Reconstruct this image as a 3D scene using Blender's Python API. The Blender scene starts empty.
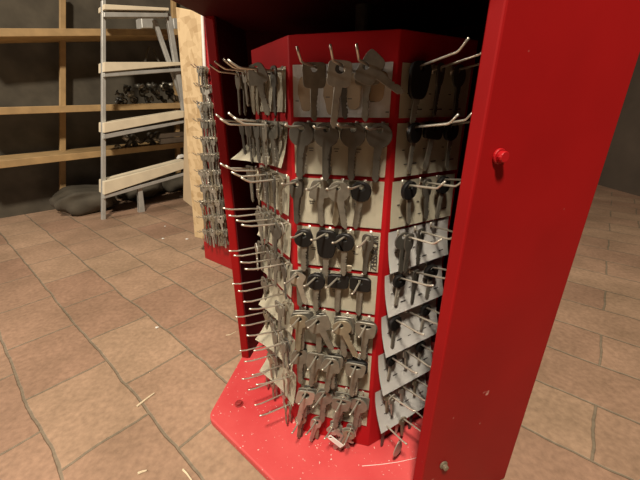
import bpy, bmesh, math, random
from math import sin, cos, tan, atan, radians, pi, sqrt
from mathutils import Vector, Matrix
from mathutils.geometry import tessellate_polygon

random.seed(11)
SC = bpy.context.scene
COL = SC.collection
F = 330.0
TH = atan(330 / 818)
CT, ST = cos(TH), sin(TH)
CZ = 0.5715                     # camera height above the floor
PT = 0.02                       # top of the base plate


def ray(px, py):
    u = (px - 320) / F
    v = (240 - py) / F
    return Vector((u, CT + v * ST, -ST + v * CT))


def on_floor(px, py, z=0.0):
    r = ray(px, py)
    return r * ((z - CZ) / r.z) + Vector((0, 0, CZ))


def on_plane(px, py, P, n):
    r = ray(px, py)
    t = (P[0] * n[0] + P[1] * n[1]) / (r.x * n[0] + r.y * n[1])
    return r * t + Vector((0, 0, CZ))


# ------------------------------------------------------------------ materials
def mat(name, col, rough=0.5, metal=0.0, vary=0.0, scale=30.0, col2=None, bump=0.0, spec=0.5, speck=None, coat=0.0):
    m = bpy.data.materials.new(name)
    m.use_nodes = True
    nt = m.node_tree
    b = nt.nodes['Principled BSDF']
    b.inputs['Base Color'].default_value = (*col, 1)
    b.inputs['Roughness'].default_value = rough
    b.inputs['Metallic'].default_value = metal
    b.inputs['Specular IOR Level'].default_value = spec
    if vary or bump or col2 or speck:
        tc = nt.nodes.new('ShaderNodeTexCoord')
        no = nt.nodes.new('ShaderNodeTexNoise')
        no.inputs['Scale'].default_value = scale
        no.inputs['Detail'].default_value = 6
        nt.links.new(tc.outputs['Object'], no.inputs['Vector'])
        rp = nt.nodes.new('ShaderNodeValToRGB')
        rp.color_ramp.elements[0].position = 0.32
        rp.color_ramp.elements[1].position = 0.68
        c2 = col2 or tuple(c * (1 - vary) for c in col)
        rp.color_ramp.elements[0].color = (*c2, 1)
        rp.color_ramp.elements[1].color = (*col, 1)
        nt.links.new(no.outputs['Fac'], rp.inputs['Fac'])
        out = rp.outputs['Color']
        if speck:
            scol, sscale, thr = speck
            n2 = nt.nodes.new('ShaderNodeTexNoise')
            n2.inputs['Scale'].default_value = sscale
            n2.inputs['Detail'].default_value = 2
            nt.links.new(tc.outputs['Object'], n2.inputs['Vector'])
            r2 = nt.nodes.new('ShaderNodeValToRGB')
            r2.color_ramp.elements[0].position = thr
            r2.color_ramp.elements[1].position = min(1.0, thr + 0.04)
            nt.links.new(n2.outputs['Fac'], r2.inputs['Fac'])
            mx = nt.nodes.new('ShaderNodeMix')
            mx.data_type = 'RGBA'
            nt.links.new(r2.outputs['Color'], mx.inputs[0])
            nt.links.new(out, mx.inputs[6])
            mx.inputs[7].default_value = (*scol, 1)
            out = mx.outputs[2]
        nt.links.new(out, b.inputs['Base Color'])
        if bump:
            bp = nt.nodes.new('ShaderNodeBump')
            bp.inputs['Strength'].default_value = bump
            bp.inputs['Distance'].default_value = 0.002
            nt.links.new(no.outputs['Fac'], bp.inputs['Height'])
            nt.links.new(bp.outputs['Normal'], b.inputs['Normal'])
    return m


def floor_mat():
    m = bpy.data.materials.new('terracotta_tiles')
    m.use_nodes = True
    nt = m.node_tree
    N, Lk = nt.nodes, nt.links
    b = N['Principled BSDF']
    b.inputs['Roughness'].default_value = 0.62
    b.inputs['Specular IOR Level'].default_value = 0.35
    tc = N.new('ShaderNodeTexCoord')
    # bend the joints a little: handmade tiles
    nz = N.new('ShaderNodeTexNoise')
    nz.inputs['Scale'].default_value = 7
    nz.inputs['Detail'].default_value = 4
    Lk.new(tc.outputs['Object'], nz.inputs['Vector'])
    sub = N.new('ShaderNodeVectorMath'); sub.operation = 'SUBTRACT'
    sub.inputs[1].default_value = (0.5, 0.5, 0.5)
    Lk.new(nz.outputs['Color'], sub.inputs[0])
    scl = N.new('ShaderNodeVectorMath'); scl.operation = 'SCALE'
    scl.inputs['Scale'].default_value = 0.022
    Lk.new(sub.outputs[0], scl.inputs[0])
    add = N.new('ShaderNodeVectorMath'); add.operation = 'ADD'
    Lk.new(tc.outputs['Object'], add.inputs[0])
    Lk.new(scl.outputs[0], add.inputs[1])
    mp = N.new('ShaderNodeMapping')
    mp.inputs['Rotation'].default_value = (0, 0, radians(40))
    mp.inputs['Location'].default_value = (0.347, -0.152, 0)
    Lk.new(add.outputs[0], mp.inputs['Vector'])
    br = N.new('ShaderNodeTexBrick')
    br.offset = 0.5
    br.offset_frequency = 2
    br.inputs['Scale'].default_value = 1.0
    br.inputs['Brick Width'].default_value = 0.23
    br.inputs['Row Height'].default_value = 0.150
    br.inputs['Mortar Size'].default_value = 0.0033
    br.inputs['Mortar Smooth'].default_value = 0.5
    br.inputs['Bias'].default_value = 0.0
    br.inputs['Color1'].default_value = (0.42, 0.285, 0.195, 1)
    br.inputs['Color2'].default_value = (0.35, 0.215, 0.15, 1)
    br.inputs['Mortar'].default_value = (0.25, 0.2, 0.145, 1)
    Lk.new(mp.outputs[0], br.inputs['Vector'])
    # blotches and dirt
    n2 = N.new('ShaderNodeTexNoise')
    n2.inputs['Scale'].default_value = 5
    n2.inputs['Detail'].default_value = 9
    n2.inputs['Roughness'].default_value = 0.65
    Lk.new(tc.outputs['Object'], n2.inputs['Vector'])
    r2 = N.new('ShaderNodeValToRGB')
    r2.color_ramp.elements[0].position = 0.33
    r2.color_ramp.elements[0].color = (0.72, 0.72, 0.68, 1)
    r2.color_ramp.elements[1].position = 0.68
    r2.color_ramp.elements[1].color = (1.12, 1.1, 1.08, 1)
    Lk.new(n2.outputs['Fac'], r2.inputs['Fac'])
    mu = N.new('ShaderNodeMix'); mu.data_type = 'RGBA'; mu.blend_type = 'MULTIPLY'
    mu.inputs[0].default_value = 1
    Lk.new(br.outputs['Color'], mu.inputs[6])
    Lk.new(r2.outputs['Color'], mu.inputs[7])
    n3 = N.new('ShaderNodeTexNoise')
    n3.inputs['Scale'].default_value = 90
    n3.inputs['Detail'].default_value = 5
    Lk.new(tc.outputs['Object'], n3.inputs['Vector'])
    r3 = N.new('ShaderNodeValToRGB')
    r3.color_ramp.elements[0].position = 0.25
    r3.color_ramp.elements[0].color = (0.75, 0.75, 0.75, 1)
    r3.color_ramp.elements[1].position = 0.7
    r3.color_ramp.elements[1].color = (1.08, 1.08, 1.08, 1)
    Lk.new(n3.outputs['Fac'], r3.inputs['Fac'])
    m2 = N.new('ShaderNodeMix'); m2.data_type = 'RGBA'; m2.blend_type = 'MULTIPLY'
    m2.inputs[0].default_value = 1
    Lk.new(mu.outputs[2], m2.inputs[6])
    Lk.new(r3.outputs['Color'], m2.inputs[7])
    Lk.new(m2.outputs[2], b.inputs['Base Color'])
    inv = N.new('ShaderNodeMath'); inv.operation = 'SUBTRACT'
    inv.inputs[0].default_value = 1.0
    Lk.new(br.outputs['Fac'], inv.inputs[1])
    ad = N.new('ShaderNodeMath'); ad.operation = 'MULTIPLY_ADD'
    Lk.new(n2.outputs['Fac'], ad.inputs[0])
    ad.inputs[1].default_value = 0.9
    Lk.new(inv.outputs[0], ad.inputs[2])
    bp = N.new('ShaderNodeBump')
    bp.inputs['Strength'].default_value = 0.55
    bp.inputs['Distance'].default_value = 0.004
    Lk.new(ad.outputs[0], bp.inputs['Height'])
    Lk.new(bp.outputs['Normal'], b.inputs['Normal'])
    return m


M = {
    'red': mat('red_paint', (0.40, 0.006, 0.010), 0.42, vary=0.22, scale=9, bump=0.10, spec=0.4),
    'red_board': mat('red_paint_board', (0.295, 0.006, 0.007), 0.5, vary=0.2, scale=7, bump=0.08, spec=0.15,
                     speck=((0.5, 0.25, 0.22), 60, 0.76)),
    'red_plate': mat('dusty_red_paint', (0.62, 0.085, 0.085), 0.5, vary=0.0, scale=9, col2=(0.52, 0.045, 0.05), bump=0.12,
                     speck=((0.80, 0.58, 0.52), 230, 0.70)),
    'red_drum': mat('red_paint_drum', (0.42, 0.008, 0.012), 0.5, vary=0.2, scale=12, bump=0.05, spec=0.18),
    'card': mat('cream_card', (0.83, 0.77, 0.59), 0.7, vary=0.10, scale=14),
    'card_white': mat('white_card', (0.90, 0.89, 0.86), 0.65, vary=0.08, scale=14),
    'card_sketch': mat('tan_print', (0.33, 0.25, 0.16), 0.7, vary=0.2, scale=40),
    'ink': mat('black_ink', (0.03, 0.03, 0.03), 0.6),
    'steel': mat('dull_steel', (0.235, 0.222, 0.185), 0.42, 0.5, vary=0.35, scale=80),
    'nickel': mat('bright_nickel', (0.45, 0.43, 0.37), 0.34, 0.6, vary=0.25, scale=80),
    'brass': mat('dull_brass', (0.30, 0.265, 0.19), 0.42, 0.5, vary=0.3, scale=70),
    'dark': mat('dark_steel', (0.11, 0.105, 0.09), 0.42, 0.5, vary=0.3, scale=80),
    'plastic': mat('black_plastic', (0.010, 0.010, 0.010), 0.45, 0.0, vary=0.3, scale=90, spec=0.25),
    'chrome': mat('hook_wire', (0.66, 0.62, 0.53), 0.3, 0.7, vary=0.2, scale=60),
    'osb': None,
    'inner_shade': mat('maroon_shade', (0.075, 0.008, 0.010), 0.6, vary=0.3, scale=8, spec=0.2),  # shade of the cabinet interior put into a dark colour
    'plywood': mat('smooth_plywood', (0.46, 0.36, 0.23), 0.65, vary=0.18, scale=11),
    'wood': mat('pine_shelf', (0.50, 0.33, 0.15), 0.6, vary=0.3, scale=16),
    'tread': mat('pale_wood_tread', (0.84, 0.74, 0.55), 0.55, vary=0.14, scale=15),
    'alu': mat('aluminium', (0.58, 0.58, 0.55), 0.4, 0.35, vary=0.2, scale=25),
    'sack': mat('grey_sacking', (0.11, 0.095, 0.07), 0.85, vary=0.45, scale=9, bump=0.4),
    'white': mat('white_paint', (0.8, 0.79, 0.75), 0.5, vary=0.1, scale=60),
    'straw': mat('straw', (0.78, 0.66, 0.46), 0.6, vary=0.2, scale=200),
    'wall': mat('dim_plaster', (0.10, 0.075, 0.055), 0.9, vary=0.3, scale=4),
    'ceil': mat('dim_ceiling', (0.10, 0.085, 0.07), 0.9, vary=0.2, scale=3),
    'floor': floor_mat(),
}


def osb_mat():
    m = bpy.data.materials.new('strand_board')
    m.use_nodes = True
    nt = m.node_tree
    N, Lk = nt.nodes, nt.links
    b = N['Principled BSDF']
    b.inputs['Roughness'].default_value = 0.65
    tc = N.new('ShaderNodeTexCoord')
    cols = []
    for k, (rot, sc) in enumerate(((0.6, (22, 22, 55)), (-0.5, (55, 55, 24)))):
        mp = N.new('ShaderNodeMapping')
        mp.inputs['Rotation'].default_value = (rot, rot * 0.6, rot)
        mp.inputs['Scale'].default_value = sc
        Lk.new(tc.outputs['Object'], mp.inputs['Vector'])
        v = N.new('ShaderNodeTexVoronoi')
        v.inputs['Scale'].default_value = 1.0
        Lk.new(mp.outputs[0], v.inputs['Vector'])
        bw = N.new('ShaderNodeRGBToBW')
        Lk.new(v.outputs['Color'], bw.inputs[0])
        cols.append(bw)
    ad = N.new('ShaderNodeMath'); ad.operation = 'MULTIPLY_ADD'
    Lk.new(cols[0].outputs[0], ad.inputs[0]); ad.inputs[1].default_value = 0.5
    h = N.new('ShaderNodeMath'); h.operation = 'MULTIPLY'
    Lk.new(cols[1].outputs[0], h.inputs[0]); h.inputs[1].default_value = 0.5
    Lk.new(h.outputs[0], ad.inputs[2])
    rp = N.new('ShaderNodeValToRGB')
    rp.color_ramp.elements[0].position = 0.15
    rp.color_ramp.elements[0].color = (0.40, 0.27, 0.13, 1)
    rp.color_ramp.elements[1].position = 0.6
    rp.color_ramp.elements[1].color = (0.62, 0.47, 0.27, 1)
    Lk.new(ad.outputs[0], rp.inputs['Fac'])
    Lk.new(rp.outputs['Color'], b.inputs['Base Color'])
    bp = N.new('ShaderNodeBump'); bp.inputs['Strength'].default_value = 0.3
    bp.inputs['Distance'].default_value = 0.002
    Lk.new(ad.outputs[0], bp.inputs['Height'])
    Lk.new(bp.outputs['Normal'], b.inputs['Normal'])
    return m


M['osb'] = osb_mat()


# ------------------------------------------------------------------ mesh helpers
def tag(o, label=None, cat=None, group=None, kind=None):
    for k, v in (('label', label), ('category', cat), ('group', group), ('kind', kind)):
        if v:
            o[k] = v
    return o


def empty(name, loc=(0, 0, 0), **kw):
    o = bpy.data.objects.new(name, None)
    o.empty_display_size = 0.05
    o.location = loc
    COL.objects.link(o)
    return tag(o, **kw)


def add_obj(name, bm, m, parent=None, smooth=False, loc=None, **kw):
    bmesh.ops.recalc_face_normals(bm, faces=bm.faces[:])
    me = bpy.data.meshes.new(name)
    bm.to_mesh(me)
    bm.free()
    if isinstance(m, (list, tuple)):
        for q in m:
            me.materials.append(q)
    else:
        me.materials.append(m)
    if smooth:
        for p in me.polygons:
            p.use_smooth = True
    return link(name, me, parent, loc, **kw)


def link(name, me, parent=None, loc=None, **kw):
    o = bpy.data.objects.new(name, me)
    COL.objects.link(o)
    if parent:
        o.parent = parent
    if loc is not None:
        o.location = loc
    return tag(o, **kw)


def loft(bm, A, B):
    """solid between two equal loops of points"""
    va = [bm.verts.new(p) for p in A]
    vb = [bm.verts.new(p) for p in B]
    n = len(A)
    bm.faces.new(va)
    bm.faces.new(vb[::-1])
    for i in range(n):
        j = (i + 1) % n
        bm.faces.new((va[i], vb[i], vb[j], va[j]))
    return va + vb


def bevel_all(bm, w, seg=2, ang=40):
    bm.normal_update()
    es = [e for e in bm.edges if len(e.link_faces) == 2 and e.calc_face_angle(0) > radians(ang)]
    if es:
        bmesh.ops.bevel(bm, geom=es, offset=w, segments=seg, affect='EDGES', profile=0.5)


def prism(pts2d, z0, z1):
    bm = bmesh.new()
    loft(bm, [(x, y, z0) for x, y in pts2d], [(x, y, z1) for x, y in pts2d])
    bmesh.ops.recalc_face_normals(bm, faces=bm.faces[:])
    return bm


def tube(bm, pts, r, n=7, r_end=None):
    pts = [Vector(p) for p in pts]
    rings = []
    up = None
    for i, p in enumerate(pts):
        if i == 0:
            d = pts[1] - p
        elif i == len(pts) - 1:
            d = p - pts[i - 1]
        else:
            d = (pts[i + 1] - p).normalized() + (p - pts[i - 1]).normalized()
        d.normalize()
        if up is None:
            up = Vector((0, 0, 1)) if abs(d.z) < 0.9 else Vector((1, 0, 0))
        a = d.cross(up).normalized()
        b = a.cross(d).normalized()
        up = b
        rr = r if r_end is None else r + (r_end - r) * i / (len(pts) - 1)
        rings.append([bm.verts.new(p + a * rr * cos(2 * pi * k / n) + b * rr * sin(2 * pi * k / n)) for k in range(n)])
    for i in range(len(rings) - 1):
        for k in range(n):
            l = (k + 1) % n
            bm.faces.new((rings[i][k], rings[i][l], rings[i + 1][l], rings[i + 1][k]))
    bm.faces.new(rings[0][::-1])
    bm.faces.new(rings[-1])


def slab(pts, depth_vec, bev=0.002):
    """four-sided board: front corners plus a thickness vector"""
    bm = bmesh.new()
    loft(bm, [Vector(p) for p in pts], [Vector(p) + Vector(depth_vec) for p in pts])
    bmesh.ops.recalc_face_normals(bm, faces=bm.faces[:])
    if bev:
        bevel_all(bm, bev)
    return bm


# ------------------------------------------------------------------ room
def quad(name, pts, m):
    bm = bmesh.new()
    bm.faces.new([bm.verts.new(p) for p in pts])
    me = bpy.data.meshes.new(name)
    bm.to_mesh(me); bm.free()
    me.materials.append(m)
    return link(name, me, kind='structure')


X0, X1, Y0, Y1, ZC = -3.4, 2.2, -2.6, 3.6, 2.7
bmf = bmesh.new()
loft(bmf, [(X0, Y0, 0), (X1, Y0, 0), (X1, Y1, 0), (X0, Y1, 0)], [(X0, Y0, -.05), (X1, Y0, -.05), (X1, Y1, -.05), (X0, Y1, -.05)])
add_obj('floor', bmf, M['floor'], kind='structure')
quad('ceiling', [(X0, Y0, ZC), (X0, Y1, ZC), (X1, Y1, ZC), (X1, Y0, ZC)], M['ceil'])
quad('wall_back', [(X0, Y1, 0), (X1, Y1, 0), (X1, Y1, ZC), (X0, Y1, ZC)], M['wall'])
quad('wall_front', [(X1, Y0, 0), (X0, Y0, 0), (X0, Y0, ZC), (X1, Y0, ZC)], M['wall'])
quad('wall_left', [(X0, Y0, 0), (X0, Y1, 0), (X0, Y1, ZC), (X0, Y0, ZC)], M['wall'])
quad('wall_right', [(X1, Y1, 0), (X1, Y0, 0), (X1, Y0, ZC), (X1, Y1, ZC)], M['wall'])

# ------------------------------------------------------------------ cabinet
AX = Vector((0.0628, 0.5621))    # drum and cabinet axis


def hexpt(deg, r):
    return Vector((AX.x + r * cos(radians(deg)), AX.y + r * sin(radians(deg))))


HR = 0.296
HA0 = 200.0
cab = empty('key_cabinet', (AX.x, AX.y, 0), label='red painted six-sided key cabinet with open front, standing on the tiled floor',
            cat='cabinet')


def local(o):
    o.location = Vector((-AX.x, -AX.y, 0))
    return o


hexc = [tuple(hexpt(HA0 + 60 * k, HR)) for k in range(6)]
bm = prism(hexc, 0.004, PT)
# round the upright corners, then soften the rims
vert_e = [e for e in bm.edges if abs(e.verts[0].co.z - e.verts[1].co.z) > 0.01]
bmesh.ops.bevel(bm, geom=vert_e, offset=0.013, segments=4, affect='EDGES', profile=0.5)
bevel_all(bm, 0.003, 2, 60)
local(add_obj('base_plate', bm, M['red_plate'], cab, label='dusty bright red base plate'))
TOPZ = CZ + 0.136
bm = prism(hexc, TOPZ, TOPZ + 0.018)
bevel_all(bm, 0.002, 2, 50)
local(add_obj('top_plate', bm, M['red'], cab))
BT = 0.018                       # board thickness


def board_between(A, B, name='side_board', m='red_board', z0=PT):
    """upright board, outer edge line A->B, thickness to the inside"""
    A, B = Vector(A), Vector(B)
    mid = (A + B) / 2
    d = (B - A).normalized()
    n = Vector((-d.y, d.x))
    if n.dot(AX - mid) < 0:
        n = -n
    pts = [A, B, B + n * BT, A + n * BT]
    b = prism([tuple(p) for p in pts], z0, TOPZ)
    bevel_all(b, 0.0022, 2, 50)
    return local(add_obj(name, b, M[m], cab))


RB = HR - 0.006
# left board starts at the slim edge seen beside the opening; right board mirrors it
Cb = hexpt(HA0 - 60, RB)
Lf = on_floor(241.5, 357.5, PT).xy
left_board = board_between(Lf, Cb)
# the right board is fixed to the outside of the plate and reaches the floor
c3 = hexpt(HA0 + 120, HR + 0.021)
Rf = on_plane(487.5, 107, (AX.x + 0.2752 * cos(radians(290)), AX.y + 0.2752 * sin(radians(290))), (cos(radians(290)), sin(radians(290)))).xy
right_board = board_between(Rf, c3, z0=0.002)
for a in (-60, -120, -180):
    board_between(hexpt(HA0 + a, RB), hexpt(HA0 + a - 60, RB))
# added dark maroon sheets on the inside, interior shade put into their colour
def inner_shade(A, B):
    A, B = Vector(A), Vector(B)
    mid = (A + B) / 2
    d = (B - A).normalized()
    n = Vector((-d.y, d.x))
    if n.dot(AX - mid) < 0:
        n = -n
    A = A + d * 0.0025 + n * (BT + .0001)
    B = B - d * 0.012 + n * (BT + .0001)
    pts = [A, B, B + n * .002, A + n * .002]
    local(add_obj('shade_sheet', prism([tuple(p) for p in pts], PT + .001, TOPZ - .003), M['inner_shade'], cab, label='added dark maroon sheet coloured as interior shade'))


inner_shade(Lf, Cb)
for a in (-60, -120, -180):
    inner_shade(hexpt(HA0 + a, RB), hexpt(HA0 + a - 60, RB))
inner_shade(c3, Rf)
b = prism([tuple(hexpt(HA0 + 60 * k, HR - .001)) for k in range(6)], TOPZ - .002, TOPZ - .0002)  # added sheet, the shade under the top plate put into its colour
local(add_obj('shade_sheet', b, M['inner_shade'], cab, label='added dark maroon sheet coloured as shade under the top'))
# bolt on the base plate
p = on_floor(239, 404, PT)
bm = bmesh.new()
def ngon_at(p, r, n, z0, z1, ph=0.2):
    loft(bm, [(p.x + r * cos(ph + 2 * pi * k / n), p.y + r * sin(ph + 2 * pi * k / n), z0) for k in range(n)],
         [(p.x + r * cos(ph + 2 * pi * k / n), p.y + r * sin(ph + 2 * pi * k / n), z1) for k in range(n)])
ngon_at(p, 0.0088, 16, PT, PT + 0.0015)
ngon_at(p, 0.0062, 6, PT + 0.0015, PT + 0.006)
bevel_all(bm, 0.0006, 1, 40)
local(add_obj('bolt', bm, mat('painted_bolt', (0.36, 0.03, 0.03), 0.5, 0.1, vary=0.4, scale=150), cab, label='red painted bolt head'))
b = bmesh.new()
tube(b, [on_floor(x, y, PT + .0001) for x, y in ((362, 466), (380, 464.5), (398, 462), (414, 458.5), (424, 455))], .00045, 5, .0003)
local(add_obj('scratch', b, M['white'], cab, label='pale curved scratch in the base paint'))
# nut and the knob on the right board's outer face
rn = Vector((0, 0, 0))
dB = (c3 - Rf).normalized()
nO = Vector((dB.y, -dB.x))       # outward
if nO.dot(AX - Rf) > 0:
    nO = -nO
nO3 = Vector((nO.x, nO.y, 0))
dB3 = Vector((dB.x, dB.y, 0))


def stud(name, px, py, r, h, m, sides=6, **kw):
    p = on_plane(px, py, Rf, nO)
    b = bmesh.new()
    for rr, z0, z1, ns in ((r, 0, h * 0.35, 18), (r * 0.72, h * 0.3, h, sides)):
        A = [p + dB3 * rr * cos(2 * pi * k / ns) + Vector((0, 0, rr * sin(2 * pi * k / ns))) + nO3 * z0 for k in range(ns)]
        B = [q + nO3 * (z1 - z0) for q in A]
        loft(b, A, B)
    bevel_all(b, 0.0006, 1, 40)
    return local(add_obj(name, b, M[m], cab, **kw))


stud('nut', 443, 464, 0.0062, 0.0075, 'brass', label='dull metal nut on red board')
stud('knob', 498, 156, 0.007, 0.008, 'red', sides=14)

# ------------------------------------------------------------------ key drum
W = 0.125
Lc = Vector((-0.0364, 0.4323))
a0 = radians(14.9)


class Face:
    def __init__(s, org, d, n):
        s.o, s.d, s.n = org, d, n

    def at(s, u, z, out=0.0):
        q = s.o + s.d * u + s.n * out
        return Vector((q.x, q.y, z + CZ))

    def yaw(s):                       # rotation that turns local -Y to the face normal
        return math.atan2(s.n.y, s.n.x) + pi / 2


def rot2(v, ang):
    return Vector((v.x * cos(ang) - v.y * sin(ang), v.x * sin(ang) + v.y * cos(ang)))


dF = Vector((cos(a0), -sin(a0)))
nF = Vector((-sin(a0), -cos(a0)))
Rc = Lc + dF * W
dL = rot2(dF, -pi / 4)
nL = rot2(nF, -pi / 4)
dR = rot2(dF, pi / 4)
nR = rot2(nF, pi / 4)
FRONT = Face(Lc, dF, nF)
LEFT = Face(Lc - dL * W, dL, nL)      # u runs left to right as seen: far edge 0, front corner W
RIGHT = Face(Rc, dR, nR)
oct_pts = []
q = Lc.copy(); d = dF.copy()
for k in range(8):
    oct_pts.append(q.copy())
    q = q + d * W
    d = rot2(d, pi / 4)
DB, DT = PT + 0.0005, CZ + 0.0755
drum = empty('key_drum', (AX.x, AX.y, PT), label='red eight-sided revolving drum covered in chrome hooks, inside the red cabinet', cat='display drum')


def dloc(o):
    o.location = Vector((-AX.x, -AX.y, -PT))
    return o


bm = prism([tuple(p) for p in oct_pts], DB, DT)
bevel_all(bm, 0.0012, 2, 30)
dloc(add_obj('drum_body', bm, M['red_drum'], drum))
bm = prism([(AX.x + 0.012 * cos(k * pi / 8), AX.y + 0.012 * sin(k * pi / 8)) for k in range(16)], PT, TOPZ)
dloc(add_obj('axle', bm, M['dark'], drum))

ROWZ = [.0455, -.0167, -.0845, -.1510, -.2145, -.2821, -.3520, -.4270, -.4930]
ROWH = [.0565, .0622, .061, .0575, .0620, .064, .069, .073]
U_FRONT = [[.036, .067, .096], [.024, .053, .083, .1135], [.0135, .041, .068, .096], [.023, .052, .080, .107],
           [.012, .040, .069, .099], [.016, .045, .080, .112], [.012, .039, .068, .102], [.023, .053, .083, .110],
           [.010, .040, .071, .098]]
U_LEFT = [[.016, .047, .078, .108]] * 9
U_RIGHT = [[.022, .053, .084]] * 9


def hook_mesh(length, tip_out, tip_up, rise):
    """local frame: out = -Y, up = +Z"""
    bm = bmesh.new()
    pts = [(0, 0.0, 0), (0, -length * 0.5, rise * 0.5), (0, -length + 0.003, rise * 0.97), (0, -length, rise + 0.0008),
           (0, -length - tip_out * 0.5, rise + tip_up * 0.5), (0, -length - tip_out, rise + tip_up)]
    tube(bm, pts, 0.00138, 8)
    # spring clip that holds the wire to the board
    loft(bm, [(-.002, 0, -.004), (.002, 0, -.004), (.002, 0, .006), (-.002, 0, .006)],
         [(-.002, -.0014, -.004), (.002, -.0014, -.004), (.002, -.0014, .006), (-.002, -.0014, .006)])
    bmesh.ops.recalc_face_normals(bm, faces=bm.faces[:])
    me = bpy.data.meshes.new('hook')
    bm.to_mesh(me); bm.free()
    me.materials.append(M['chrome'])
    for p in me.polygons:
        p.use_smooth = True
    return me


HOOKS = {'front': (0.040, 0.008, 0.013, 0.003), 'left': (0.054, 0.011, 0.008, 0.003), 'right': (0.058, 0.009, 0.010, 0.008)}
HOOKS.update({'front low': (0.045, 0.006, 0.003, 0.001), 'left low': (0.058, 0.010, 0.004, 0.004), 'right low': (0.060, 0.007, 0.004, 0.013)})
HM = {k: hook_mesh(*v) for k, v in HOOKS.items()}


def put_hook(face, kind, u, z, twist=0.0):
    o = link('hook', HM[kind], drum)
    p = face.at(u, z)
    o.location = p - Vector((AX.x, AX.y, PT))
    o.rotation_euler = (random.uniform(-0.05, 0.05), 0, face.yaw() + twist)
    return o


# ------------------------------------------------------------------ keys
HOLE = 0.0034


def head_loop(rx, rz, n, k, hc, bw, steps=30):
    """superellipse head from the right side of the blade round to the left side"""
    out = []
    for i in range(steps + 1):
        t = -pi / 2 + 0.0 + 2 * pi * i / steps
        c, s = cos(t), sin(t)
        x = rx * math.copysign(abs(c) ** (2 / n), c)
        z = rz * math.copysign(abs(s) ** (2 / n), s)
        x *= 1 + k * z / rz
        out.append((x, z + hc))
    res = [p for p in out if not (abs(p[0]) < bw * 1.02 and p[1] < hc)]
    return res


def extrude_loops(loops, y0, y1, bev=0.00035):
    bm = bmesh.new()
    flat = [p for l in loops for p in l]
    tris = tessellate_polygon([[Vector((p[0], p[1], 0)) for p in l] for l in loops])
    va = [bm.verts.new((p[0], y0, p[1])) for p in flat]
    vb = [bm.verts.new((p[0], y1, p[1])) for p in flat]
    for t in tris:
        if len(set(t)) == 3:
            bm.faces.new([va[i] for i in t])
            bm.faces.new([vb[i] for i in reversed(t)])
    base = 0
    for l in loops:
        n = len(l)
        for i in range(n):
            j = (i + 1) % n
            bm.faces.new((va[base + i], va[base + j], vb[base + j], vb[base + i]))
        base += n
    bmesh.ops.recalc_face_normals(bm, faces=bm.faces[:])
    bmesh.ops.dissolve_limit(bm, angle_limit=0.02, verts=bm.verts[:], edges=bm.edges[:])
    if bev:
        bevel_all(bm, bev, 1, 70)
    return bm


def blade_pts(bw, ztop, zend, seed, style='teeth'):
    """from the left side of the head down round the tip and up the toothed right side"""
    rnd = random.Random(seed)
    L = [(-bw, ztop)]
    if style == 'bit':          # old lever key: round shank with a flag at the end
        s = bw * 0.62
        return [(-s, ztop), (-s, zend), (s, zend), (s, zend + .001), (bw * 2.6, zend + .001), (bw * 2.6, zend + .004), (bw * 1.7, zend + .005),
                (bw * 2.6, zend + .006), (bw * 2.6, zend + .010), (s, zend + .010), (s, ztop)]
    L.append((-bw, zend + bw * 1.1))
    L.append((-bw * 0.2, zend))
    L.append((bw * 0.35, zend + 0.0004))
    z = zend + bw * 0.9
    z_stop = ztop - 0.009
    L.append((bw * 0.75, z))
    while z < z_stop:
        if style == 'double':
            pass
        dpt = rnd.uniform(0.12, 0.62)
        st = min(0.0036, z_stop - z + 0.0012)
        L.append((bw * (1 - dpt), z + st * 0.45))
        L.append((bw * (0.98 - 0.25 * rnd.random()), z + st * 0.9))
        z += st
    L.append((bw, z_stop + 0.003))
    L.append((bw, ztop))
    return L


def circle(r, cx=0, cz=0, n=12):
    return [(cx + r * cos(2 * pi * i / n), cz + r * sin(2 * pi * i / n)) for i in range(n)]


KT = {}


def key_type(name, desc, m, rx, rz, n, k, length, bw=0.0041, plastic=None, hole=HOLE, style='teeth', off=None, thick=0.0021, slot=False):
    hc = -(rz - hole - 0.0028) if off is None else off
    seed = sum(ord(c) for c in name)
    zj = hc - rz * 0.8
    if plastic:
        hd = head_loop(rx, rz, n, k, hc, 0.0)
        head = extrude_loops([hd, circle(hole)], -0.0028, 0.0028, 0.0008)
        bl = extrude_loops([[(bw, zj)] + [(-bw, zj)] + blade_pts(bw, zj - .001, -length, seed, style)[1:]], -thick / 2, thick / 2)
        meshes = []
        for nm, b, mm in (('key_head', head, M['plastic']), ('key_blade', bl, M[m])):
            me = bpy.data.meshes.new(nm)
            b.to_mesh(me); b.free()
            me.materials.append(mm)
            meshes.append((nm, me))
    else:
        hd = head_loop(rx, rz, n, k, hc, bw)
        loop = hd + blade_pts(bw, hd[-1][1], -length, seed, style)[0:]
        hole_loop = circle(hole) if not slot else [(x * 2.3, z) for x, z in circle(hole)]
        b = extrude_loops([loop, hole_loop], -thick / 2, thick / 2)
        # raised shoulder on the bow and milled groove bar on the blade
        me = bpy.data.meshes.new('key')
        b.to_mesh(me); b.free()
        me.materials.append(M[m])
        meshes = [('key', me)]
    KT[name] = dict(desc=desc, meshes=meshes, hole=hole, len=length, rx=rx, plastic=bool(plastic))


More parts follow.
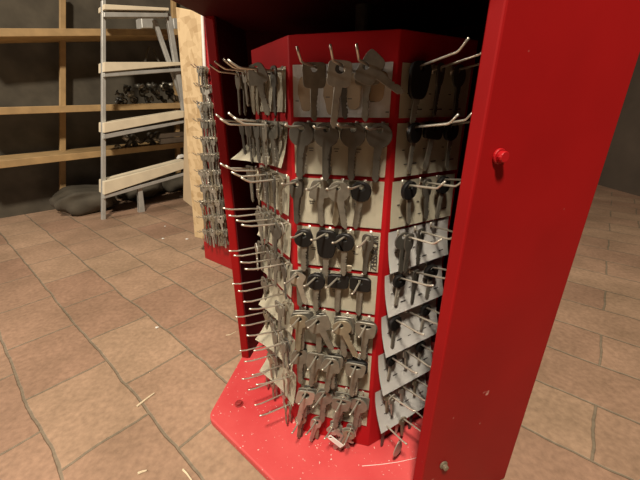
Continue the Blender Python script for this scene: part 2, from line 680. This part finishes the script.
# metal keys
key_type('square', 'square-headed grey steel', 'steel', .0125, .0125, 6, 0.05, .052)
key_type('bigsq', 'broad square-headed nickel', 'nickel', .0125, .0125, 5, 0.0, .058, hole=.0050, slot=False)
key_type('round', 'round-headed dark grey', 'dark', .0132, .0125, 2, 0, .054)
key_type('roundsteel', 'round-headed dull steel', 'steel', .0130, .0122, 2.1, 0, .052)
key_type('oval', 'oval-headed dull brass', 'brass', .0118, .0100, 2.2, 0, .050)
key_type('trap', 'flared-headed grey steel', 'steel', .0118, .0115, 4, -0.25, .052)
key_type('hex', 'angular-headed nickel', 'nickel', .0112, .0112, 1.35, 0, .048)
key_type('small', 'small round-headed dull brass', 'brass', .0085, .0085, 2, 0, .040, bw=.0031)
key_type('smalln', 'small square-headed nickel', 'nickel', .0080, .0085, 4, 0, .040, bw=.0031)
key_type('slim', 'narrow-headed dark steel', 'dark', .0075, .0120, 3, 0.1, .050, bw=.0036)
key_type('slot', 'slot-holed dull steel', 'steel', .0125, .0110, 5, 0.1, .050, slot=True, hole=.0030)
key_type('wide', 'wide flat-headed grey steel', 'steel', .0150, .0110, 5, 0.1, .046)
key_type('lever', 'lever-bitted dull brass', 'brass', .0105, .0090, 2, 0, .048, bw=.0036, hole=.0040, style='bit', thick=.0026)
# plastic heads
key_type('bround', 'black round plastic-headed', 'steel', .0120, .0115, 2.2, 0, .052, plastic=True)
key_type('blong', 'black long plastic-headed', 'steel', .0125, .0190, 3.6, 0.12, .060, plastic=True)
key_type('brect', 'black oblong plastic-headed', 'steel', .0140, .0100, 4.5, 0, .052, plastic=True)
key_type('bsmall', 'small black plastic-headed', 'nickel', .0095, .0095, 2.4, 0, .042, bw=.0034, plastic=True)

ORD = ['first', 'second', 'third', 'fourth', 'fifth', 'sixth', 'seventh', 'eighth', 'ninth', 'tenth', 'eleventh', 'twelfth']


def put_key(kt, loc, yaw, swing=0.0, lean=0.0, label='', group='', sc=1.0):
    t = KT[kt]
    rot = (lean, swing, yaw)
    if t['plastic']:
        o = bpy.data.objects.new('key', None)
        o.empty_display_size = 0.01
        COL.objects.link(o)
        for nm, me in t['meshes']:
            c = link(nm, me, o)
            if nm == 'key_blade':
                c['label'] = 'dull metal key blade'
            else:
                c['label'] = 'black plastic key head'
    else:
        o = link('key', t['meshes'][0][1])
    o.location = loc
    o.scale = (sc, sc, sc)
    o.rotation_euler = rot
    return tag(o, label=label, cat='key', group=group)


def stack_words(i, n):
    if n == 1:
        return 'alone on'
    if i == n - 1:
        return 'outermost on'
    if i == 0:
        return 'innermost on'
    return 'middle on' if n == 3 else ORD[i] + ' on'


def hang(face, kind, where, r, c, ncol, u, z, stack, face_words, outs=None, twist=0.0):
    """stack: list of (type, yaw, swing) from the board outwards"""
    length, to, tu, rise = HOOKS[kind if r < {'right': 4, 'front': 1, 'left': 3}[kind] else kind + ' low']
    n = len(stack)
    for i, (kt, yw, sw) in enumerate(stack):
        out = outs[i] if outs else 0.011 + 0.0065 * i
        t = KT[kt]
        sc = 1.0 if kind != 'front' else 1.13 if r == 1 else 1.06 if r < 5 else 1.18
        zz = z + rise * out / length - (t['hole'] * sc - 0.0017)
        loc = face.at(u + out * sin(twist), zz, out * cos(twist))
        pos = ORD[c] + ' hook from left'
        lab = '%s key %s %s, %s row, %s' % (t['desc'], stack_words(i, n), pos, ORD[r], face_words)
        put_key(kt, loc, face.yaw() + yw, sw, 0.0, lab, where, sc)


# front face: types per hook, read off the photograph
FRONT_KEYS = [
    [[('square', .30, 0)], [('slim', .1, -.10), ('bigsq', .12, .10)], [('trap', -.1, .0), ('wide', .05, -1.0)]],
    [[('slot', .5, .05), ('round', .15, 0.06)], [('slim', .1, .0), ('round', .05, 0)], [('round', .0, 0)], [('round', -.05, .02)]],
    [[('slim', .45, .04), ('slim', .3, 0)], [('trap', .3, -.06)], [('oval', .3, .10), ('roundsteel', .1, -.20)], [('bround', .0, .10)]],
    [[('slim', .1, 0), ('bround', .15, .0)], [('blong', .0, 0)], [('lever', .1, .05), ('bround', -.05, 0)], [('slim', -.1, 0.03)]],
    [[('square', .4, .0), ('hex', .45, -.25)], [('slim', .2, 0), ('bround', .1, 0)], [('brect', .05, 0)], [('brect', -.05, 0)]],
    [[('slot', .3, .1), ('square', .30, 0), ('oval', .25, .05)], [('slim', .2, 0), ('roundsteel', .2, 0), ('wide', .15, -.45)], [('square', .1, 0), ('trap', .1, -.08), ('oval', .05, -.45)], [('round', .1, 0), ('slot', .0, .0)]],
    [[('slim', .5, .0), ('trap', .3, .0)], [('oval', .2, .1), ('square', .2, .15)], [('round', .1, .0), ('slot', .1, .0), ('trap', .1, .1)], [('roundsteel', .0, .12), ('brect', .05, 0), ('slot', .05, .06)]],
    [[('slim', .2, .05), ('slot', .25, .1), ('bigsq', .3, .22)], [('trap', .2, .1), ('roundsteel', .2, .03)], [('slot', .1, .1), ('hex', .1, .22), ('slot', .15, .15)], [('square', .0, 0), ('roundsteel', -.05, .05)]],
    [[('slim', .3, .1), ('small', .3, .1)], [('small', .3, .05), ('smalln', .3, .2)], [('smalln', .2, -.15), ('hex', .2, -.5), ('smalln', .2, -.9)], [('smalln', .1, .2), ('hex', .1, .5), ('small', .0, .35)]],
]
fg = 'keys on the front face of the drum'
for r in range(9):
    us = U_FRONT[r]
    for c, u in enumerate(us):
        z = ROWZ[r] - 0.005
        tw = -0.20 + random.uniform(-.08, .08)
        put_hook(FRONT, 'front' if r < 1 else 'front low', u, z, tw)
        hang(FRONT, 'front', fg, r, c, len(us), u, z, FRONT_KEYS[r][c], 'front drum face', None, tw)

# left face: packed rows, keys seen nearly edge-on
lg = 'keys on the left face of the drum'
pool = ['square', 'roundsteel', 'oval', 'trap', 'slot', 'slim', 'hex', 'round', 'small', 'smalln']
pool_dark = ['slim', 'round', 'square', 'trap', 'dark_', 'slot']
rnd = random.Random(5)
for r in range(9):
    for c, u in enumerate(U_LEFT[r]):
        z = ROWZ[r] - 0.005
        put_hook(LEFT, 'left' if r < 3 else 'left low', u, z + rnd.uniform(-.003, .003), rnd.uniform(-.10, .10))
        st = []
        n = 3 if r < 2 else (2 if r == 2 else rnd.choice((0, 1, 1, 2) if c < 3 else (1, 2)))
        for i in range(n):
            kt = rnd.choice(pool if r != 8 else ['small', 'smalln'])
            st.append((kt, rnd.uniform(-.22, .22), rnd.uniform(-.12, .12)))
        if r == 0 and c == 3:
            st = [('slim', .1, .0), ('trap', .75, -.25)]
        outs = [0.010 + 0.0085 * i + rnd.uniform(0, .002) for i in range(n)] if not (r == 0 and c == 3) else [0.012, 0.034]
        hang(LEFT, 'left', lg, r, c, 4, u, z, st, 'left drum face', outs[:len(st)])

# right face: mostly dark
rg = 'keys on the right face of the drum'
RIGHT_KEYS = [
    [['blong'], ['slim'], ['round']],
    [['bround'], ['brect'], ['bround']],
    [['bround'], ['slim'], ['bround']],
    [['round', 'slim'], ['slim'], []],
    [['bsmall'], ['slim'], ['bround']],
    [['bround'], [], ['bsmall']],
    [['bsmall'], ['smalln'], ['bsmall']],
    [['small', 'smalln'], ['smalln'], ['small']],
    [['slim'], ['smalln', 'small'], ['slim']],
]
for r in range(9):
    for c, u in enumerate(U_RIGHT[r]):
        z = ROWZ[r] - 0.006
        put_hook(RIGHT, 'right' if r < 4 else 'right low', u, z, rnd.uniform(-.08, .08))
        st = [(k, rnd.uniform(-.2, .2), rnd.uniform(-.15, .15)) for k in RIGHT_KEYS[r][c]]
        outs = [0.012 + 0.010 * i for i in range(len(st))]
        hang(RIGHT, 'right', rg, r, c, 3, u, z, st, 'right drum face', outs)


# two plain metal tags hanging among the lowest keys
def metal_tag(loop, face, u, z, out, yaw, swing, m, label):
    b = extrude_loops([loop, circle(.0024)], -.0008, .0008)
    o = add_obj('key_tag', b, M[m])
    o.location = face.at(u, z, out)
    o.rotation_euler = (0, swing, face.yaw() + yaw)
    tag(o, label=label, cat='tag')


drop = []
for k in range(24):
    t = 2 * pi * k / 24
    zz = -0.0125 + 0.0165 * sin(t)
    drop.append((0.0098 * cos(t) * (1 - 0.42 * sin(t)), zz))
metal_tag(drop, RIGHT, U_RIGHT[8][0] + .002, ROWZ[8] - .009, .046, .15, .12, 'nickel',
          'pale teardrop metal tag on the lowest left hook of the right drum face')
rect = [(-.0045, .004), (.0045, .004), (.0045, -.026), (-.0045, -.026)]
metal_tag(rect, FRONT, U_FRONT[8][2] - .006, ROWZ[8] - .010, .036, .1, -.85, 'white',
          'bright oblong tag slanting across the lowest keys on the front drum face')

# ------------------------------------------------------------------ cards
def card_mesh(w, h, curl_b, curl_l=0.0, wav=0.0, seed=0):
    """local: x right, z down from the top edge, out = -Y"""
    rr = random.Random(seed)
    nx, nz = 16, 14
    bm = bmesh.new()
    ph = rr.uniform(0, 6)
    grid = []
    for j in range(nz + 1):
        row = []
        for i in range(nx + 1):
            s, t = i / nx, j / nz
            y = -(curl_b * t * t + curl_l * (1 - s) ** 2 * t * t + wav * abs(sin(ph + s * 4)) * t)
            row.append(bm.verts.new((s * w, y - 0.0003, -t * h)))
        grid.append(row)
    fs = []
    for j in range(nz):
        for i in range(nx):
            fs.append(bm.faces.new((grid[j][i], grid[j + 1][i], grid[j + 1][i + 1], grid[j][i + 1])))
    r = bmesh.ops.solidify(bm, geom=bm.faces[:], thickness=0.0005)

    def surf(x, z):
        s, t = x / w, z / h
        return -(curl_b * t * t + curl_l * (1 - s) ** 2 * t * t + wav * abs(sin(ph + s * 4)) * t)
    return bm, surf


def print_marks(surf, marks):
    bm = bmesh.new()
    for (x, z, dx, dz) in marks:
        q = []
        for (a, b) in ((x, z), (x + dx, z), (x + dx, z + dz), (x, z + dz)):
            q.append(Vector((a, surf(a, b) - 0.00105, -b)))
        loft(bm, q, [p + Vector((0, 0.0004, 0)) for p in q])
    return bm


def put_card(face, fw, r, u0, w, h, top, curl_b, curl_l, wav, seed, m, tilt=0.0, marks=(), grp='', desc='cream'):
    bm, surf = card_mesh(w, h, curl_b, curl_l, wav, seed)
    o = add_obj('backing_card', bm, M[m], smooth=False)
    o.location = face.at(u0, top, 0.0006)
    o.rotation_euler = (0, tilt, face.yaw())
    tag(o, label='%s backing card behind the keys, %s row down, %s' % (desc, ORD[r], fw), cat='card', group=grp)
    if marks:
        pm = add_obj('lettering', print_marks(surf, marks), M['ink'], o)
        pm['label'] = 'small black print'
    return o, surf


rc = random.Random(3)
cg = 'cards on the front face of the drum'
for r in range(8):
    mk = []
    if r > 0:
        for i in range(3):
            x = 0.020 + 0.030 * i + rc.uniform(-.003, .003)
            mk += [(x, 0.030, rc.uniform(.004, .008), .0008), (x + .001, 0.033, rc.uniform(.004, .007), .0007)]
    else:
        mk = [(.003, .038, .004, .0009), (.040, .034, .005, .0009), (.066, .036, .005, .0009), (.092, .039, .005, .001), (.110, .050, .004, .001)]
    m = 'card_white' if r == 0 else 'card'
    o, surf = put_card(FRONT, 'front drum face', r, 0.005, 0.1145, ROWH[r], ROWZ[r] - 0.0005, 0.0008, 0, 0.0004, r, m, 0.0, mk, cg,
                       'white' if r == 0 else 'cream')
    if r == 0:
        # printed key drawings on the top card
        bm = bmesh.new()
        for (x, zt, zb, ww) in ((.006, .012, .050, .020), (.037, .012, .054, .022), (.062, .010, .048, .022), (.084, .008, .040, .027)):
            pts = []
            for k in range(20):
                t = 2 * pi * k / 20
                cx = math.copysign(abs(cos(t)) ** .6, cos(t)) * ww / 2 * (1.0 if sin(t) > 0 else .72)
                cz = math.copysign(abs(sin(t)) ** .6, sin(t)) * (zb - zt) / 2
                pts.append(Vector((x + ww / 2 + cx, surf(x + ww / 2, (zt + zb) / 2 - cz) - 0.0009, -((zt + zb) / 2 - cz))))
            loft(bm, pts, [p + Vector((0, .0004, 0)) for p in pts])
        add_obj('printed_drawing', bm, M['card_sketch'], o, label='faded brown key drawings')
    if r == 3:
        cu = bpy.data.curves.new('lettering', 'FONT')
        cu.body = 'ZEISS IKON'
        cu.size = 0.0125
        cu.space_character = 0.80
        cu.extrude = 0.0002
        cu.align_x = 'CENTER'
        tmp = bpy.data.objects.new('lettering_source', cu)
        COL.objects.link(tmp)
        bpy.context.view_layer.update()
        tme = bpy.data.meshes.new_from_object(tmp.evaluated_get(bpy.context.evaluated_depsgraph_get()))
        bpy.data.objects.remove(tmp)
        tme.materials.clear()
        tme.materials.append(M['ink'])
        tx = link('lettering', tme, o)
        # reads upwards along the right edge
        tx.rotation_euler = (pi / 2, -pi / 2, 0)
        tx.location = (0.1125, -0.0020, -0.030)
        tx['label'] = 'upright black lettering'

lc = 'cards on the left face of the drum'
for r in range(8):
    cl = [0, .034, .004, .008, .006, .014, .024, .022][r]
    put_card(LEFT, 'left drum face', r, 0.006, 0.112, ROWH[r] - .006, ROWZ[r] - 0.001, .002 + cl * .25, cl, .001, 20 + r, 'card', 0.0, (), lc)
rc2 = 'cards on the right face of the drum'
for r in range(8):
    cb = [.001, .002, .002, .008, .012, .015, .016, .020][r]
    mk = []
    for i in range(3):
        x = 0.014 + 0.034 * i
        mk += [(x, 0.047, .0055, .0008), (x + .012, 0.0465, .009, .0013), (x - .004, .030, .004, .001)]
    put_card(RIGHT, 'right drum face', r, 0.005, 0.114, ROWH[r], ROWZ[r] - 0.001, cb, 0, 0.0, 40 + r, 'card' if r < 3 else 'card_white',
             0.0 if r < 3 else -0.03, mk, rc2, 'cream' if r < 3 else 'white')

# ------------------------------------------------------------------ the second key board behind
B1 = on_floor(205, 258).xy
B2 = on_floor(232.5, 270).xy
dK = (B2 - B1).normalized()
nK = Vector((dK.y, -dK.x))
if nK.dot(-B1) < 0:
    nK = -nK
dK3 = Vector((dK.x, dK.y, 0)); nK3 = Vector((nK.x, nK.y, 0))
kb = empty('key_board', (B1.x, B1.y, 0), label='red board hung with keys behind the cabinet, faced with raw strand board', cat='display board')


def kloc(o):
    o.location = Vector((-B1.x, -B1.y, 0))
    return o


KH = on_plane(200, 13, B1, nK).z
pA = B1
pB = B1 + dK * 0.20
pT = on_plane(184, 14, B1, nK)
bm = slab([Vector((pA.x, pA.y, 0)), Vector((pB.x, pB.y, 0)), Vector((pB.x, pB.y, KH)), Vector((pT.x, pT.y, KH))], -nK3 * 0.02)
kloc(add_obj('red_panel', bm, M['red'], kb))
OP = B1 + nK * 0.004


def kp(px, py, off=0.004):
    return on_plane(px, py, B1 + nK * off, nK)


bm = slab([kp(194.5, 237), kp(203.5, 239), kp(201, 12), kp(175.5, 7)], -nK3 * 0.018)
kloc(add_obj('strand_board_panel', bm, M['osb'], kb, label='raw golden strand board'))
bm = slab([kp(200.5, 14, .006), kp(202.3, 14, .006), kp(206.5, 95, .006), kp(204, 95, .006)], -nK3 * 0.004, 0.0005)
kloc(add_obj('edge_strip', bm, M['white'], kb, label='worn white edge strip'))
# tan board standing behind it
nb = B1 - nK * 0.10


def tb(px, py):
    return on_plane(px, py, B1 - nK * 0.05, nK)


bt = empty('plywood_board', tb(190, 205), label='smooth tan plywood board standing behind the strand board', cat='board')
bm = slab([tb(183, 200), tb(197, 211), tb(200, 85), tb(184.3, 85)], -nK3 * 0.02)
o = add_obj('panel', bm, M['plywood'], bt)
o.location = -bt.location

# hooks and keys on that board
bh = bmesh.new()
tube(bh, [(0, 0, 0), (0, -.045, .001), (0, -.055, .009)], 0.0013, 6)
hm2 = bpy.data.meshes.new('hook')
bmesh.ops.recalc_face_normals(bh, faces=bh.faces[:])
bh.to_mesh(bh_me := hm2); bh.free()
hm2.materials.append(M['chrome'])
yawK = math.atan2(nK.y, nK.x) + pi / 2
rk = random.Random(9)
bg = 'keys on the board behind the cabinet'
NK = 0
rows_px = [72, 90, 107, 124, 141, 157, 173, 188, 203, 218, 232]
for ri, yy in enumerate(rows_px):
    xl = 203.5 + (yy - 60) * 0.004
    xr = 207 + (yy - 60) * 0.125
    n = max(1, min(6, int((xr - xl) / 3.6) + 1))
    for k in range(n):
        px = xl + (xr - xl) * (k + 0.4) / n + 3.0
        P = on_plane(px, yy - 3, B1 + nK * .001, nK)
        h = link('hook', hm2, kb)
        h.location = P - Vector((B1.x, B1.y, 0))
        h.rotation_euler = (0, 0, yawK + rk.uniform(-.15, .15))
        m = rk.choice((2, 3, 3))
        for i in range(m):
            kt = rk.choice(['square', 'smalln', 'bigsq', 'oval', 'slot', 'bigsq', 'lever', 'hex'])
            t = KT[kt]
            out = 0.012 + i * 0.010
            loc = P + nK3 * out + Vector((0, 0, 0.0006 - (t['hole'] - .0017)))
            nm = {1: 'only hook'}.get(n, ORD[k] + ' hook from left')
            lab = '%s key %s %s, %s row, board behind cabinet' % (t['desc'], stack_words(i, m), nm, ORD[ri])
            put_key(kt, loc, yawK + rk.uniform(-.3, .3), rk.uniform(-.15, .15), 0, lab, bg, 1.12)
            NK += 1

# ------------------------------------------------------------------ shelf, ladder and stock at the left
PL = Vector((-0.965, 1.93))
azL = radians(45)
dS = Vector((sin(azL), cos(azL)))
nS = Vector((dS.y, -dS.x))
nS3 = Vector((nS.x, nS.y, 0)); dS3 = Vector((dS.x, dS.y, 0))


def sp(px, py, back=0.0):
    return on_plane(px, py, PL - nS * back, nS)


lad_base = on_floor(143, 219)
lad = empty('step_ladder', lad_base, label='aluminium step ladder with pale treads in front of the stock shelf', cat='ladder')


def lpart(name, corners, back, depth, m, bev=0.002, parent=None, **kw):
    b = slab([sp(x, y, back) for x, y in corners], -nS3 * depth, bev)
    par = parent or lad
    o = add_obj(name, b, M[m], par, **kw)
    o.location = -par.location
    return o


def tread(c1, c2):
    t = lpart('tread', c1, -0.03, 0.10, 'tread', label='pale wooden tread')
    b = slab([sp(x, y, -0.02) for x, y in c2], -nS3 * 0.05, 0.002)
    o = add_obj('tread_rail', b, M['alu'], t)
    return t


tread([(104, 9.5), (169, 10.5), (169, 7.8), (104, 4)], [(104, 17), (168, 17), (168, 13), (104, 12)])
tread([(104, 72), (182.5, 65), (181, 62), (104, 62)], [(104, 77), (182.5, 71), (182.5, 68), (104, 72.5)])
tread([(104, 133), (184, 117.5), (184, 110.5), (104, 123)], [(104, 139), (184, 123), (184, 120.5), (104, 134)])
tread([(104, 195), (186, 168), (186, 160), (104, 182)], [(104, 199), (186, 175), (186, 172.5), (104, 195)])
lpart('rail', [(183, 112), (187, 112), (171, 13), (166, 13)], 0.0, 0.025, 'alu')
lpart('rail', [(102, 225), (106, 225), (106, 0), (102, 0)], 0.0, 0.025, 'alu')
lpart('strut', [(181, 100), (185, 100), (157, 20), (153, 20)], 0.03, 0.02, 'alu')
lpart('foot', [(139.5, 222), (146, 218), (141.5, 180), (138, 180)], 0.0, 0.03, 'alu')

SB = 0.16
sh = empty('stock_shelf', sp(165, 150, SB), label='wooden stock shelf along the left side, loaded with metal fittings', cat='shelf')


def spart(name, corners, back, depth, m, bev=0.002, **kw):
    return lpart(name, corners, back, depth, m, bev, parent=sh, **kw)


SH = {}
for k, c in enumerate(([(-30, 37), (186, 35), (186, 29), (-30, 28)], [(-30, 116), (186, 108), (186, 102.5), (-30, 108)],
                       [(-30, 172), (186, 147), (186, 142), (-30, 164)])):
    spart('shelf_board', c, SB, 0.24, 'wood')
spart('upright', [(178, 205), (182, 205), (176, -10), (172, -10)], SB + 0.18, 0.03, 'wood')
spart('upright', [(60, 235), (66, 235), (66, -10), (60, -10)], SB + 0.18, 0.03, 'wood')
bp = spart('back_panel', [(-40, 255), (192, 205), (192, -60), (-40, -60)], SB + 0.27, 0.01, 'sack', 0)


def on_board(px, py, back):
    return sp(px, py, back)


# metal fittings heaped on the middle shelf
def fit_mesh(kind):
    bm = bmesh.new()
    if kind == 0:      # short elbow pipe
        tube(bm, [(-.02, 0, 0), (0, 0, .002), (.012, 0, .010), (.014, 0, .026)], .011, 12)
    elif kind == 1:    # threaded sleeve: ring section
        n = 16
        A = []
        for r, z in ((.017, -.012), (.017, .012), (.012, .012), (.012, -.012)):
            A.append([bm.verts.new((r * cos(2 * pi * k / n), r * sin(2 * pi * k / n), z)) for k in range(n)])
        for i in range(4):
            for k in range(n):
                bm.faces.new((A[i][k], A[i][(k + 1) % n], A[(i + 1) % 4][(k + 1) % n], A[(i + 1) % 4][k]))
    else:              # door knob: lathe
        n = 14
        prof = [(.0, .024), (.010, .022), (.016, .014), (.016, .006), (.008, -.002), (.007, -.014), (.016, -.016), (.016, -.021), (0, -.021)]
        rings = []
        for r, z in prof:
            rings.append([bm.verts.new((max(r, .0005) * cos(2 * pi * k / n), max(r, .0005) * sin(2 * pi * k / n), z)) for k in range(n)])
        for i in range(len(rings) - 1):
            for k in range(n):
                bm.faces.new((rings[i][k], rings[i][(k + 1) % n], rings[i + 1][(k + 1) % n], rings[i + 1][k]))
        bm.faces.new(rings[0]); bm.faces.new(rings[-1][::-1])
    bmesh.ops.recalc_face_normals(bm, faces=bm.faces[:])
    nm = ('pipe_elbow', 'pipe_sleeve', 'metal_knob')[kind]
    me = bpy.data.meshes.new(nm)
    bm.to_mesh(me); bm.free()
    for p in me.polygons:
        p.use_smooth = True
    return nm, me


fits = []
for kind in range(3):
    for mm in ('nickel', 'dark'):
        nm, me = fit_mesh(kind)
        me.materials.append(M[mm])
        fits.append((nm, me, 'bright' if mm == 'nickel' else 'dark'))
rf = random.Random(21)
FITW = {'pipe_elbow': 'elbow pipe', 'pipe_sleeve': 'ring sleeve', 'metal_knob': 'door knob'}


def fitting(px, py, back, f, grp, where):
    nm, me, sh_ = fits[f]
    o = link(nm, me, loc=sp(px, py, back))
    o.rotation_euler = (rf.uniform(0, 3), rf.uniform(0, 3), rf.uniform(0, 6))
    tag(o, label='small %s metal %s lying in the heap %s' % (sh_, FITW[nm], where), cat='metal fitting', group='%s %s %ss %s' % (sh_, 'metal', FITW[nm], where))


for i in range(34):
    lay = i % 3
    px = 118 + (i * 61.8 % 66)
    py = 101 - lay * 6.5 - rf.uniform(0, 2.5) + (140 - px) * 0.04
    if px + lay * 3 > 181:
        px -= 12
    fitting(px, py, SB + .02 + 0.035 * rf.random() + lay * .012, rf.randrange(6), '', 'on the middle shelf')
for i in range(12):
    px = 118 + (i * 61.8 % 42)
    py = 144 - (i % 3) * 4.5 + (150 - px) * 0.12
    fitting(px, py, SB + .02 + 0.03 * rf.random(), rf.randrange(6), '', 'on the lower shelf')

# two aluminium bars on the lower shelf
for k, (c, ad, wh) in enumerate((([(160, 144.5), (185, 141.8), (185, 136.5), (161, 138.8)], 'lower', 'lying on the lower shelf board'),
                                 ([(159, 138.4), (185, 135.8), (185, 131.5), (160, 133.8)], 'upper', 'lying on top of the other bar'))):
    b = slab([sp(x, y, SB + .01) for x, y in c], -nS3 * 0.02, 0.0015)
    bo = sp(*c[0], SB + .01)
    bmesh.ops.translate(b, verts=b.verts[:], vec=-bo)
    o = add_obj('aluminium_bar', b, M['alu'])
    o.location = bo
    tag(o, label='flat aluminium bar %s' % wh, cat='metal bar')

# cans and boxes on the upper shelf
def can(px0, px1, yb, yt, back, m, label, name='storage_box'):
    b = slab([sp(px0, yb, back), sp(px1, yb, back), sp(px1 + 1, yt, back), sp(px0 - 1, yt, back)], -nS3 * 0.09, 0.004)
    bo = sp(px0, yb, back)
    bmesh.ops.translate(b, verts=b.verts[:], vec=-bo)
    o = add_obj(name, b, M[m])
    o.location = bo
    tag(o, label=label, cat='box')


can(142, 153, 28.2, 17, SB + .05, 'alu', 'grey metal box on the top shelf board beneath the highest tread')
can(174, 180, 29, 18, SB + .05, 'alu', 'small grey box on the top shelf board beside the strand board')
# slanted off-cuts in the dark bay under the top shelf
for k, (xa, ya, xb, yb, lab) in enumerate(((145, 62, 149, 47, 'thin grey stick leaning in the upper shelf bay, farther from the strand board'),
                                           (159, 62, 153, 49, 'thin grey stick leaning in the upper shelf bay, nearer the strand board'))):
    b = bmesh.new()
    A, B = sp(xa, ya, SB + .06), sp(xb, yb, SB + .10)
    tube(b, [Vector((0, 0, 0)), (B - A) * .5, B - A], 0.006, 8)
    o = add_obj('stick', b, M['steel'])
    o.location = A
    tag(o, label=lab, cat='stick')
# small pale block beside the tread
b = slab([sp(178, 159, .05), sp(185, 157, .05), sp(184, 154.5, .05), sp(180, 155.5, .05)], -nS3 * .03, .002)
bo = sp(178, 159, .05)
bmesh.ops.translate(b, verts=b.verts[:], vec=-bo)
o = add_obj('pale_block', b, M['white'])
o.location = bo
tag(o, label='small white block on the lowest tread beside the plywood board', cat='block')

# sacks on the floor under the shelf
def sack(px, py, w, h, d, seed, label):
    rr = random.Random(seed)
    bm = bmesh.new()
    bmesh.ops.create_icosphere(bm, subdivisions=4, radius=1)
    for v in bm.verts:
        c = v.co
        s = 1 + .10 * sin(5 * c.x + seed) * cos(4 * c.z + seed) + .05 * sin(11 * c.y + 7 * c.z)
        x = math.copysign(abs(c.x) ** .75, c.x) * w / 2 * s
        y = math.copysign(abs(c.y) ** .8, c.y) * d / 2 * s
        z = (math.copysign(abs(c.z) ** .7, c.z) * s + 1) * h / 2
        v.co = Vector((x, y, max(0, z)))
    o = add_obj('sack', bm, M['sack'], smooth=True)
    o.location = on_floor(px, py)
    o.rotation_euler = (0, 0, math.atan2(dS.y, dS.x))
    tag(o, label=label, cat='sack', group='sacks under the stock shelf')


sack(177, 190, .26, .13, .2, 1, 'dark grey sack on the floor under the shelf, nearest the plywood board')
sack(141, 198, .28, .14, .2, 2, 'dark grey sack on the floor under the shelf, behind the ladder foot')
sack(90, 211, .30, .15, .22, 3, 'dark grey sack on the floor under the shelf, farthest from the plywood board')

# ------------------------------------------------------------------ bits on the floor
def chip(pts, r, label, name='splinter', m='straw'):
    P = [on_floor(x, y, 0.0) for x, y in pts]
    b = bmesh.new()
    o0 = P[0].copy()
    n = len(P)
    tube(b, [p - o0 + Vector((0, 0, r * .7)) for p in P], r, 6, r * .6)
    o = add_obj(name, b, M[m])
    o.location = o0
    tag(o, label=label, cat='splinter')


chip([(137, 407), (147, 399), (154.5, 393.5)], .0022, 'long pale wood splinter on the tiles left of the base plate')
chip([(183, 470), (187, 474), (192, 481)], .0018, 'short pale splinter on the tiles near the grout line by the base plate')
chip([(138, 474), (143, 472), (147, 471)], .0022, 'pale curled shaving on the tiles in the lower left corner')
chip([(226, 335.5), (230, 335), (236, 332)], .0012, 'thin white straw on the tiles beside the left cabinet board')


def crumb(px, py, s, label):
    b = bmesh.new()
    bmesh.ops.create_icosphere(b, subdivisions=2, radius=s)
    for v in b.verts:
        v.co = Vector((v.co.x * (1 + .4 * sin(v.co.y * 900)), v.co.y * .8, v.co.z * .5 + s * .42))
    o = add_obj('crumb', b, M['white'], loc=on_floor(px, py))
    tag(o, label=label, cat='crumb')


crumb(163, 239, .0055, 'small white crumb on a tile joint in front of the ladder')
crumb(187, 239.5, .006, 'small white crumb on the tiles beside the strand board')
crumb(157, 328, .0045, 'white crumb at a tile corner left of the cabinet')
crumb(165, 226.5, .004, 'tiny white crumb on the tiles nearest the ladder foot')
crumb(181, 197, .011, 'white lump on the floor at the foot of the plywood board')

# ------------------------------------------------------------------ camera, light
cam_d = bpy.data.cameras.new('camera')
cam_d.sensor_fit = 'HORIZONTAL'
cam_d.sensor_width = 36
cam_d.lens = F / 640 * 36
cam_d.clip_start = 0.01
cam = bpy.data.objects.new('camera', cam_d)
cam.location = (0, 0, CZ)
cam.rotation_euler = (pi / 2 - TH, 0, 0)
COL.objects.link(cam)
SC.camera = cam
SC.cycles.diffuse_bounces = 1


def area(name, loc, target, size, energy, col):
    l = bpy.data.lights.new(name, 'AREA')
    l.shape = 'DISK'
    l.size = size
    l.energy = energy
    l.color = col
    o = bpy.data.objects.new(name, l)
    o.location = loc
    o.rotation_euler = (Vector(target) - Vector(loc)).to_track_quat('-Z', 'Y').to_euler()
    COL.objects.link(o)
    return o


area('ceiling_light', (-0.24, -0.70, 2.52), (0, .6, 0.1), 0.30, 112, (1.0, 0.87, 0.70))
area('unseen_left_light', (-2.9, 0.3, 1.62), (-.1, .6, .5), 0.35, 42, (1.0, 0.88, 0.74))  # unseen source at the left, well below the ceiling
w = bpy.data.worlds.new('room_air')
SC.world = w
w.use_nodes = True
w.node_tree.nodes['Background'].inputs[0].default_value = (0.9, 0.85, 0.8, 1)
w.node_tree.nodes['Background'].inputs[1].default_value = 0.004
SC.view_settings.view_transform = 'Standard'
SC.view_settings.look = 'None'
SC.view_settings.exposure = 0.0
SC.view_settings.gamma = 1.0
SC.view_settings.use_curve_mapping = False
